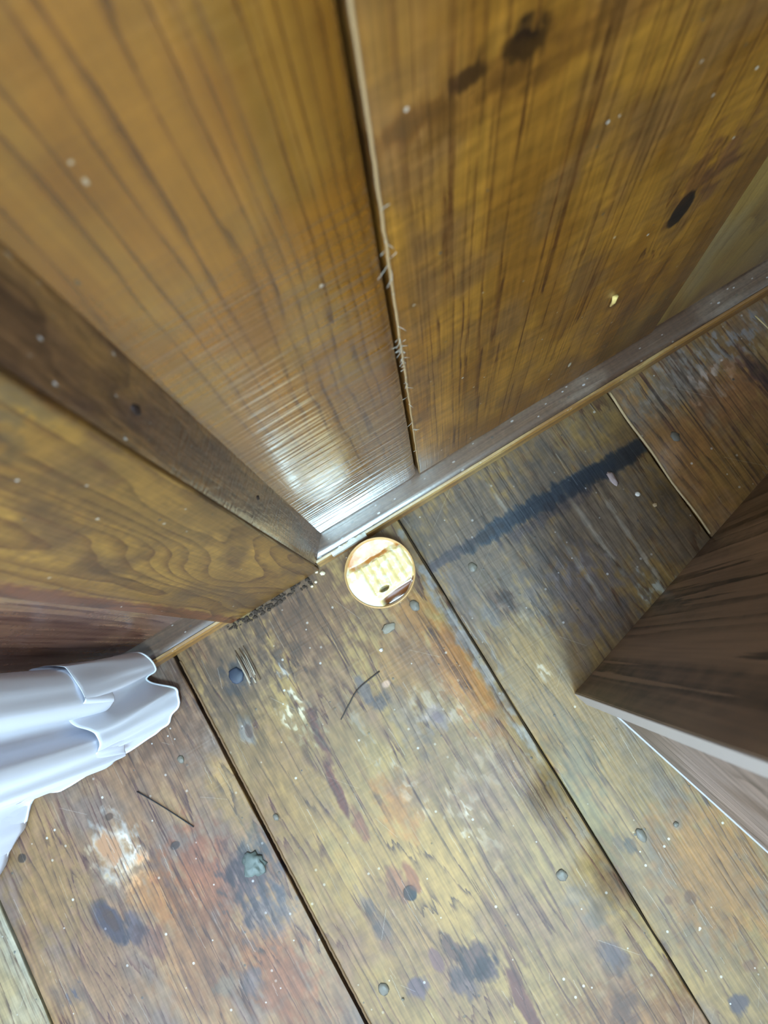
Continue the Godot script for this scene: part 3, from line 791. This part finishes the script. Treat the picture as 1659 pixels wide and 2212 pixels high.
func build_stud() -> void:
	var post := structure("trim_1", "broad golden post board with a dark slanted side strip in the corner", "post")
	var vy := func(y: float) -> float: return 1.0 - y / 0.62
	var kf := {"seed": 83, "a": Color(0.53, 0.39, 0.17), "b": Color(0.45, 0.32, 0.14), "c": Color(0.37, 0.265, 0.145), "line": Color(0.27, 0.16, 0.08), "blot_stretch": 22.0, "rings": 7.0, "skew": 3.0, "lines": 0.8, "warp": 7.0, "warp2": 0.5, "fibre": 0.1, "figure": 0.08, "fig_x": 3.0, "fig_y": 2.0, "saw": 0.03, "flecks": 40, "h_line": 30.0}
	var sf := [[0.5, vy.call(0.02), 0.7, 0.03, Color(0.33, 0.27, 0.20), 0.7, 0.9], [0.05, vy.call(0.25), 0.06, 0.5, Color(0.36, 0.18, 0.10), 0.75, 0.5], [0.7, vy.call(0.14), 0.12, 0.16, Color(0.36, 0.26, 0.15), 0.4, 0.9], [0.3, vy.call(0.2), 0.06, 0.16, Color(0.36, 0.25, 0.13), 0.4, 0.9], [0.88, vy.call(0.2), 0.16, 0.2, Color(0.58, 0.42, 0.18), 0.5, 0.7]]
	var face := wood_material(wood(300, 1240, kf, sf), 0.36, 0.03)
	var fb := put("face_board", plank_mesh(0.0935, 2.35, 0.022, 0.0016, 0.62, 0.0005, 301, 76), face, post)
	# local z runs down: flip so that texture row 1.0 sits at the floor
	fb.transform = Transform3D(Basis(Vector3(1, 0, 0), Vector3(0, 0, 1), Vector3(0, -1, 0)), Vector3(-0.1540, 2.352, -0.1165))
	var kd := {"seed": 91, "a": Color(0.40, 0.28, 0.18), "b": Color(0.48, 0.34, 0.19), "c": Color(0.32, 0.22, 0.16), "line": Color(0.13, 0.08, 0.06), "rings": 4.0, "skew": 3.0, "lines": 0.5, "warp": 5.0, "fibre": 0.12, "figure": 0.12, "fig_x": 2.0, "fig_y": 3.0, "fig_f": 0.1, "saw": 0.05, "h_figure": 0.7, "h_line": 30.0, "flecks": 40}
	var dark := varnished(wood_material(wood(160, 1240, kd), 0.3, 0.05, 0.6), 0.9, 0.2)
	dark.uv1_scale = Vector3(1, 1, 1)
	var ol: Array[Vector2] = [Vector2(-0.0598, -0.1195), Vector2(-0.0405, -0.1420), Vector2(-0.075, -0.1420), Vector2(-0.0602, -0.1188)]
	var a := ol[0]
	var b := ol[1]
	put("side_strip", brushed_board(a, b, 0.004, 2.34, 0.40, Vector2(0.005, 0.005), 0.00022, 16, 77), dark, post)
	var core: Array[Vector2] = [Vector2(-0.153, -0.138), Vector2(-0.062, -0.138), Vector2(-0.0450, -0.1440), Vector2(-0.153, -0.1440)]
	put("core", prism(core, 0.002, 2.34), plain(Color(0.42, 0.29, 0.16), 0.8), post)
	var holem := plain(Color(0.15, 0.09, 0.075), 0.6)  # dark lumps, their colour stands for the shade inside small holes
	var along := (b - a).normalized()
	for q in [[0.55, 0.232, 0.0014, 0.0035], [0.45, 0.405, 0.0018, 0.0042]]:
		var o := put("hole_shade", lump_mesh(Vector3(q[2], q[3], 0.0005), int(q[1] * 1000), 0.3), holem, post)
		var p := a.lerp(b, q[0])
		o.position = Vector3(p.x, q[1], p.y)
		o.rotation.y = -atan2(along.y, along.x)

func build_cabinet() -> void:
	var t := thing("cabinet", "dark walnut cabinet with pale edge banding standing on the floor boards", "cabinet", Vector3(0.0734, 0, 0.0893))
	t.rotation.y = deg_to_rad(16.0)         # local x runs back along the side panel, local z along the front
	var ks := {"seed": 101, "a": Color(0.49, 0.39, 0.31), "b": Color(0.57, 0.46, 0.37), "c": Color(0.42, 0.33, 0.26), "line": Color(0.11, 0.075, 0.06), "rings": 6.0, "irregular": 0.6, "skew": 2.5, "lines": 0.85, "warp": 2.6, "warp2": 0.15, "warp_stretch": 70.0, "blot_stretch": 30.0, "fibre": 0.10, "figure": 0.02, "saw": 0.0, "h_line": 0.0, "h_fibre": 0.15, "h_figure": 0.0, "h_saw": 0.0}
	var walnut := wood_material(wood(600, 800, ks), 0.38, 0.006)
	var kd := {"seed": 107, "a": Color(0.42, 0.35, 0.31), "b": Color(0.50, 0.43, 0.39), "c": Color(0.36, 0.29, 0.25), "line": Color(0.16, 0.12, 0.10), "rings": 5.0, "skew": 8.0, "lines": 0.8, "warp": 6.0, "warp_stretch": 30.0, "blot_stretch": 40.0, "fibre": 0.4, "figure": 0.02, "saw": 0.0, "h_line": 0.0, "h_fibre": 0.2}
	var ash := wood_material(wood(400, 800, kd), 0.4, 0.006)
	var band := plain(Color(0.60, 0.56, 0.53), 0.4)
	var white := plain(Color(0.62, 0.60, 0.60), 0.4)
	# local frame: side panel in the plane z = 0 .. 0.018, x from 0 (front edge) to 0.42
	var h := 0.56
	var panel := func(lo: Vector3, hi: Vector3, mat: Material, called: String, uv_axis: int, parent: Node3D) -> MeshInstance3D:
		var st := begin()
		block(st, lo, hi, 0.0006)
		var m := done(st)
		# give the faces the board's own grain direction
		var arr := m.surface_get_arrays(0)
		var vs: PackedVector3Array = arr[Mesh.ARRAY_VERTEX]
		var uv: PackedVector2Array = arr[Mesh.ARRAY_TEX_UV]
		for i in vs.size():
			var p := vs[i]
			uv[i] = Vector2((p.x + p.z) / 0.42, 1.0 - p.y / h) if uv_axis == 0 else Vector2(p.y / 0.28, (p.z + p.x) / 0.5)
		arr[Mesh.ARRAY_TEX_UV] = uv
		var am := ArrayMesh.new()
		am.add_surface_from_arrays(Mesh.PRIMITIVE_TRIANGLES, arr)
		return put(called, am, mat, parent)
	var sp: MeshInstance3D = panel.call(Vector3(0.001, 0, 0), Vector3(0.42, h, 0.0140), walnut, "side_panel", 0, t)
	var e := begin()
	block(e, Vector3(0, 0, 0.0004), Vector3(0.0012, h, 0.0138), 0.0004)
	put("edge_band", done(e), band, sp)
	var sp2: MeshInstance3D = panel.call(Vector3(0.001, 0, 0.44), Vector3(0.42, h, 0.4596), walnut, "side_panel", 0, t)
	var e2 := begin()
	block(e2, Vector3(0, 0, 0.4404), Vector3(0.0012, h, 0.4594), 0.0004)
	put("edge_band", done(e2), band, sp2)
	panel.call(Vector3(-0.002, h, -0.002), Vector3(0.43, h + 0.02, 0.462), walnut, "top_panel", 1, t)
	panel.call(Vector3(0.41, 0.05, 0.0140), Vector3(0.418, h, 0.44), walnut, "back_panel", 0, t)
	panel.call(Vector3(0.02, 0.0, 0.0140), Vector3(0.036, 0.11, 0.44), walnut, "kick_plate", 1, t)
	for q in [[0.105, 0.556]]:
		var df: MeshInstance3D = panel.call(Vector3(0.0015, q[0] + 0.001, 0.0146), Vector3(0.018, q[1], 0.439), ash, "drawer_front", 1, t)
		var e3 := begin()
		block(e3, Vector3(0.0005, q[0], 0.0146), Vector3(0.018, q[0] + 0.0018, 0.439), 0.0004)
		put("edge_band", done(e3), white, df)

# ---------------------------------------------------------------- the round knob
func build_knob() -> void:
	var t := thing("door_stop", "round door stop with chipped cream ridged top on the floor by the corner", "door stop", Vector3(-0.0144, 0, -0.0820))
	var R := 0.0306
	var prof: Array[Vector2] = [Vector2(0.0, 0.0003), Vector2(0.0255, 0.0003), Vector2(0.0270, 0.002), Vector2(0.0285, 0.008), Vector2(0.0298, 0.018), Vector2(0.0305, 0.027), Vector2(R, 0.0318), Vector2(0.0304, 0.0338), Vector2(0.0300, 0.0346), Vector2(0.0296, 0.0345), Vector2(0.0292, 0.0335), Vector2(0.0280, 0.0318)]
	var st := begin(true)
	var sides := 72
	for j in prof.size() - 1:
		for k in sides:
			var a0 := TAU * k / sides
			var a1 := TAU * (k + 1) / sides
			var p := prof[j]
			var q := prof[j + 1]
			quad(st, Vector3(q.x * cos(a0), q.y, q.x * sin(a0)), Vector3(q.x * cos(a1), q.y, q.x * sin(a1)), Vector3(p.x * cos(a1), p.y, p.x * sin(a1)), Vector3(p.x * cos(a0), p.y, p.x * sin(a0)))
	st.index()
	var tan := plain(Color(0.76, 0.60, 0.39), 0.28)
	put("body", done(st), tan, t)
	# the top: a worn cream plug, ridges running toward the room, amber hollow at the wall side
	var n := FastNoiseLite.new()
	n.seed = 12
	n.frequency = 90.0
	var cream := Color(0.90, 0.80, 0.56).srgb_to_linear()
	var pale := Color(0.92, 0.93, 0.88).srgb_to_linear()
	var amber := Color(0.74, 0.47, 0.19).srgb_to_linear()
	var brown := Color(0.40, 0.22, 0.09).srgb_to_linear()
	var face := begin(true)
	var N := 112
	var hv := {}
	var pos := func(i: int, j: int) -> Array:
		var rr: float = 0.0294 * i / 56.0
		var a := TAU * j / N
		var x := rr * cos(a)
		var z := rr * sin(a)
		var edge := clampf((0.0294 - rr) / 0.0016, 0.0, 1.0)
		var w := 0.0006 * n.get_noise_2d(x, z)
		var y := 0.0335
		var c := cream
		var start := -0.0115 + w * 2.0
		var stop := 0.0150 + w * 2.0
		var inr := smoothstep(start, start + 0.0012, z) * (1.0 - smoothstep(stop, stop + 0.0008, z)) * smoothstep(-0.0205, -0.0190, x)
		var ph := (x + 0.0195 + w * 0.8) / 0.0078
		var rid := sqrt(absf(sin(ph * PI)))
		y += inr * (0.0028 * rid - 0.0008 + 0.00022 * sin(z * 700.0 + floorf(ph) * 1.7) * rid)
		c = c.lerp(pale, clampf(n.get_noise_2d(x * 1.3 + 5.0, z * 1.3) * 1.6, 0.0, 0.7))
		if z < start:
			var am := clampf(0.55 + 1.6 * n.get_noise_2d(x * 0.8, z * 0.8 + 3.0), 0.0, 1.0)
			c = c.lerp(amber, am)
			y -= 0.0016 * smoothstep(0.0, 0.004, start - z)
		if x < -0.012 and z > -0.004:
			c = c.lerp(pale, smoothstep(-0.012, -0.016, x) * 0.9)
		if z > stop:
			# cut-off lip, and beyond it the varnished shoulder falls away
			var f := smoothstep(0.0185, 0.0200, z + (x - 0.006) * 0.12) * smoothstep(-0.012, -0.008, x)
			c = c.lerp(brown, f)
			y -= 0.0045 * f * smoothstep(0.0185, 0.027, z)
		var hole := Vector2((x + 0.0036) / 0.0042, (z - 0.0138) / 0.0021).length()
		if hole < 1.3:
			y -= 0.020 * (1.0 - smoothstep(0.85, 1.15, hole))
		y = lerpf(0.0328, y, edge)
		return [Vector3(x, y, z), c]
	for i in 57:
		for j in N:
			hv[i * N + j] = pos.call(i, j)
	for i in 56:
		for j in N:
			var j2 := (j + 1) % N
			var q := [hv[i * N + j], hv[i * N + j2], hv[(i + 1) * N + j2], hv[(i + 1) * N + j]]
			for k in ([0, 2, 1, 0, 3, 2] if i > 0 else [0, 3, 2]):
				face.set_color(q[k][1])
				face.set_uv(Vector2(q[k][0].x, q[k][0].z) * 10.0)
				face.add_vertex(q[k][0])
	face.index()
	var fm := varnished(plain(Color.WHITE, 0.30), 1.0, 0.15)
	fm.vertex_color_use_as_albedo = true
	var top := put("ridged_top", flip_to(done_plain(face)), fm, t)
	top.set_meta("label", "chipped cream top with raised ridges and a dark hole")

func done_plain(st: SurfaceTool) -> ArrayMesh:
	st.generate_normals()
	return st.commit()

# makes sure the face looks up
func flip_to(m: ArrayMesh) -> ArrayMesh:
	var a := m.surface_get_arrays(0)
	var ns: PackedVector3Array = a[Mesh.ARRAY_NORMAL]
	var up := 0.0
	for v in ns: up += v.y
	if up >= 0: return m
	var ix: PackedInt32Array = a[Mesh.ARRAY_INDEX]
	for i in range(0, ix.size(), 3):
		var k := ix[i]
		ix[i] = ix[i + 1]
		ix[i + 1] = k
	for i in ns.size(): ns[i] = -ns[i]
	a[Mesh.ARRAY_NORMAL] = ns
	a[Mesh.ARRAY_INDEX] = ix
	var r := ArrayMesh.new()
	r.add_surface_from_arrays(Mesh.PRIMITIVE_TRIANGLES, a)
	return r

# ---------------------------------------------------------------- the curtain
func crom(p: Array, t: float) -> Vector3:
	var m := p.size() - 1
	var i := clampi(int(floor(t)), 0, m - 1)
	var f := t - i
	var a: Vector3 = p[maxi(i - 1, 0)]
	var b: Vector3 = p[i]
	var c: Vector3 = p[i + 1]
	var d: Vector3 = p[mini(i + 2, m)]
	return 0.5 * ((2.0 * b) + (c - a) * f + (2.0 * a - 5.0 * b + 4.0 * c - d) * f * f + (3.0 * b - a - 3.0 * c + d) * f * f * f)

func build_curtain() -> void:
	var t := thing("curtain", "sheer white curtain hanging to the floor, its hem bunched beside the post", "curtain")
	# columns of the cloth: points from the hem upward
	var cols := [
		[Vector3(-0.252, 0.045, -0.1370), Vector3(-0.250, 0.16, -0.1320), Vector3(-0.246, 0.30, -0.1270), Vector3(-0.25, 2.0, -0.12)],
		[Vector3(-0.2247, 0.040, -0.1293), Vector3(-0.228, 0.16, -0.1230), Vector3(-0.230, 0.28, -0.1160), Vector3(-0.24, 2.0, -0.11)],
		[Vector3(-0.2246, 0.022, -0.1154), Vector3(-0.230, 0.15, -0.1000), Vector3(-0.236, 0.27, -0.0930), Vector3(-0.25, 2.0, -0.09)],
		[Vector3(-0.2375, 0.014, -0.1080), Vector3(-0.250, 0.14, -0.0935), Vector3(-0.262, 0.25, -0.0870), Vector3(-0.28, 2.0, -0.08)],
		[Vector3(-0.2208, 0.010, -0.0900), Vector3(-0.246, 0.12, -0.0770), Vector3(-0.255, 0.24, -0.0720), Vector3(-0.27, 2.0, -0.06)],
		[Vector3(-0.2359, 0.006, -0.0735), Vector3(-0.258, 0.11, -0.0660), Vector3(-0.270, 0.22, -0.0600), Vector3(-0.29, 2.0, -0.05)],
		[Vector3(-0.2683, 0.004, -0.0674), Vector3(-0.282, 0.10, -0.0650), Vector3(-0.292, 0.18, -0.0620), Vector3(-0.31, 2.0, -0.05)],
		[Vector3(-0.3428, 0.004, -0.0684), Vector3(-0.341, 0.07, -0.0680), Vector3(-0.340, 0.14, -0.0680), Vector3(-0.34, 2.0, -0.06)],
		[Vector3(-0.3717, 0.005, -0.0762), Vector3(-0.372, 0.07, -0.0750), Vector3(-0.372, 0.13, -0.0730), Vector3(-0.37, 2.0, -0.06)],
		[Vector3(-0.3987, 0.004, -0.0588), Vector3(-0.398, 0.06, -0.0570), Vector3(-0.398, 0.11, -0.0560), Vector3(-0.39, 2.0, -0.05)],
		[Vector3(-0.4390, 0.004, -0.0322), Vector3(-0.436, 0.06, -0.0330), Vector3(-0.434, 0.10, -0.0340), Vector3(-0.42, 2.0, -0.03)],
		[Vector3(-0.5000, 0.004, -0.0150), Vector3(-0.490, 0.06, -0.0150), Vector3(-0.490, 0.10, -0.0150), Vector3(-0.48, 2.0, -0.01)]]
	var n := FastNoiseLite.new()
	n.seed = 21
	n.frequency = 1.0
	n.fractal_octaves = 2
	var NU := 132
	var NV := 60
	var g: Array = []
	for j in NV + 1:
		var tv := 3.0 * pow(float(j) / NV, 1.25)
		var row: Array[Vector3] = []
		var key: Array = []
		for c in cols: key.append(crom(c, tv))
		for i in NU + 1:
			var p := crom(key, float(i) / NU * (cols.size() - 1))
			var s := float(i) / NU * 11.0
			var rip := n.get_noise_2d(s * 0.9, tv * 0.5) * 0.004 + n.get_noise_2d(s * 1.6, tv * 0.8 + 9.0) * 0.0008
			p += Vector3(0.5, 0.25, 0.8) * rip
			p.y = maxf(p.y, 0.002)
			row.append(p)
		g.append(row)
	var st := begin(true)
	for j in NV:
		for i in NU:
			quad(st, g[j + 1][i], g[j + 1][i + 1], g[j][i + 1], g[j][i], Vector2(i, j + 1) * 0.05, Vector2(i + 1, j + 1) * 0.05, Vector2(i + 1, j) * 0.05, Vector2(i, j) * 0.05)
	st.index()
	var cloth := plain(Color(0.90, 0.91, 0.95), 0.65)
	cloth.cull_mode = BaseMaterial3D.CULL_DISABLED
	cloth.backlight_enabled = true
	cloth.backlight = Color(0.5, 0.5, 0.53)
	put("cloth", done(st), cloth, t)
	# the stitched hem, a folded double edge
	var pts: Array[Vector3] = []
	for i in NU + 1:
		pts.append(g[0][i] + Vector3(0, 0.0008, 0))
	put("hem", tube(pts, 0.0011, 6), cloth, t)

# ---------------------------------------------------------------- small things on the floor and walls
func build_litter() -> void:
	var black := plain(Color(0.09, 0.085, 0.09), 0.4)
	var p: Array[Vector3] = []
	for i in 13:
		var f := i / 12.0
		p.append(Vector3(lerpf(-0.295, -0.265, f) + 0.0012 * sin(f * PI), 0.0011 + 0.0009 * sin(f * PI), lerpf(-0.033, 0.018, f)))
	var o := put("wire", tube(p, 0.0006, 8), black)
	tag(o, "short straight piece of dark wire on the board below the curtain", "wire")
	var q: Array[Vector3] = []
	var key := [Vector3(-0.060, 0.001, -0.012), Vector3(-0.0835, 0.0025, -0.0085), Vector3(-0.098, 0.002, -0.001), Vector3(-0.110, 0.001, 0.006)]
	for i in 19:
		q.append(crom(key, 3.0 * i / 18.0))
	o = put("twig", tube(q, 0.0006, 8, 0.8), plain(Color(0.20, 0.17, 0.15), 0.6))
	tag(o, "thin dark curved twig lying across the middle floor board", "twig")
	# torn splinters standing by the blue nail
	var grey := plain(Color(0.52, 0.46, 0.40), 0.8)
	var pale_grey := plain(Color(0.62, 0.57, 0.50), 0.8)
	var brown_grey := plain(Color(0.36, 0.28, 0.21), 0.8)
	var t := thing("wood_splinter", "torn grey wood splinters lifting from the board beside the dark blue nail head", "splinter", Vector3(-0.159, 0, -0.074))
	for i in 9:
		var x := -0.005 + i * 0.0012 + 0.0007 * sin(i * 5.0)
		var s: Array[Vector3] = [Vector3(x - 0.001, 0.0004, 0.014 - (i % 4) * 0.0022), Vector3(x, 0.0022, 0.004), Vector3(x + 0.0004, 0.0034 - 0.0003 * i, -0.007 - (i % 3) * 0.003), Vector3(x + 0.0002, 0.0012, -0.012 - (i % 3) * 0.004)]
		put("sliver", tube(s, 0.0007 + 0.0005 * absf(sin(i * 2.3)), 6, 0.3), [grey, pale_grey, brown_grey][i % 3], t)
	# crumbs in the corner
	var crumb := plain(Color(0.86, 0.80, 0.68), 0.7)
	var spots := [[-0.0598, -0.1125, 2.3, "largest cream crumb by the foot of the post, nearest the base strip"], [-0.0640, -0.1165, 1.5, "small pale crumb at the very foot of the dark corner strip"], [-0.0690, -0.1090, 1.3, "tiny pale crumb just left of the largest corner crumb"], [-0.0740, -0.1075, 1.2, "tiny pale crumb farthest from the base strip in the corner row"]]
	for s in spots:
		o = put("crumb", lump_mesh(Vector3(1.0, 0.8, 0.9) * s[2] * 0.001, int(s[2] * 77), 0.35), crumb)
		o.position = Vector3(s[0], s[2] * 0.0007, s[1])
		tag(o, s[3], "crumb", "pale crumbs in the corner")
	var dirt := plain(Color(0.24, 0.19, 0.15), 0.95)
	var rng := RandomNumberGenerator.new()
	rng.seed = 5
	var grime := begin(true)
	for i in 90:
		var x := rng.randf_range(-0.158, -0.072)
		var m := lump_mesh(Vector3(rng.randf_range(0.0006, 0.0024), rng.randf_range(0.0004, 0.0012), rng.randf_range(0.0005, 0.0018)), i, 0.4, 4, 7)
		grime.append_from(m, 0, Transform3D(Basis(), Vector3(x, 0.0007, -0.1135 + rng.randf_range(-0.003, 0.0045) * (1.3 + x * 3.0))))
	o = put("dirt", grime.commit(), dirt)
	tag(o, "dark crumbly dirt gathered along the foot of the golden post board", "dirt")
	o.set_meta("kind", "stuff")
	# chips and flakes
	var flakes := [["paint_flake", -0.034, -0.040, Vector3(6.5, 0.7, 4.0), Color(0.50, 0.47, 0.41), "flat grey paint flake on the floor just below the round door stop", "flake"],
		["wax_drip", 0.206, -0.049, Vector3(3.0, 1.6, 7.5), Color(0.62, 0.55, 0.53), "greyish wax lump at the upper end of the blue-black streak", "wax"],
		["paint_flake", 0.217, -0.026, Vector3(2.3, 1.2, 2.2), Color(0.84, 0.82, 0.78), "white chip between the wax lump and the cabinet", "flake"],
		["paint_flake", 0.224, -0.010, Vector3(2.2, 1.0, 2.0), Color(0.66, 0.56, 0.42), "tan chip beside the white chip above the cabinet", "flake"],
		["paint_flake", -0.0495, -0.027, Vector3(1.7, 0.9, 1.6), Color(0.84, 0.83, 0.82), "small white chip below the grey flake on the middle board", "flake"],
		["paint_flake", 0.402, -0.060, Vector3(2.6, 1.2, 2.4), Color(0.82, 0.74, 0.60), "cream chip on the right-hand board near the wall", "flake"],
		["paint_flake", 0.215, 0.052, Vector3(2.2, 1.0, 1.2), Color(0.78, 0.70, 0.58), "cream chip against the side of the cabinet", "flake"]]
	for f in flakes:
		o = put(f[0], lump_mesh(f[3] * 0.001, int(f[1] * 9000), 0.35, 7, 14), plain(f[4], 0.65))
		o.position = Vector3(f[1], f[3].y * 0.0006, f[2])
		tag(o, f[5], f[6])
	var sp: Array[Vector3] = []
	for i in 9:
		var f := i / 8.0
		sp.append(Vector3(0.4005 + 0.003 * f, 0.001 + 0.0008 * sin(f * PI), lerpf(-0.108, -0.085, f) + 0.002 * sin(f * PI)))
	o = put("straw", tube(sp, 0.0007, 6, 0.6), plain(Color(0.80, 0.71, 0.50), 0.6))
	tag(o, "pale straw on the floor by the base strip at the right edge", "straw")
	var cs: Array[Vector3] = [Vector3(0.222, 0.181, ZW + 0.0015), Vector3(0.221, 0.176, ZW + 0.003), Vector3(0.2212, 0.168, ZW + 0.002)]
	o = put("wood_chip", tube(cs, 0.0022, 7, 0.4), plain(Color(0.80, 0.68, 0.40), 0.7))
	tag(o, "pale wood chip stuck to the second wall board below the oval knot", "chip")
	# cobweb fluff on the splintered seam
	var fl := begin(true)
	for i in 44:
		var y := rng.randf_range(0.10, 0.42)
		if i < 14: y = rng.randf_range(0.27, 0.31)
		var a := Vector3(0.0605 + rng.randf_range(-0.001, 0.001), y, ZW + 0.001)
		var d := Vector3(rng.randf_range(-0.006, 0.004), rng.randf_range(-0.006, 0.006), rng.randf_range(0.0005, 0.003))
		var arr: Array[Vector3] = [a, a + d * 0.5 + Vector3(0, 0.001, 0.0005), a + d]
		fl.append_from(tube(arr, 0.00012, 4), 0, Transform3D())
	o = put("cobweb", fl.commit(), plain(Color(0.70, 0.66, 0.60), 0.9))
	tag(o, "wisp of grey cobweb caught on the open seam between the wall boards", "cobweb")
	o.set_meta("kind", "stuff")
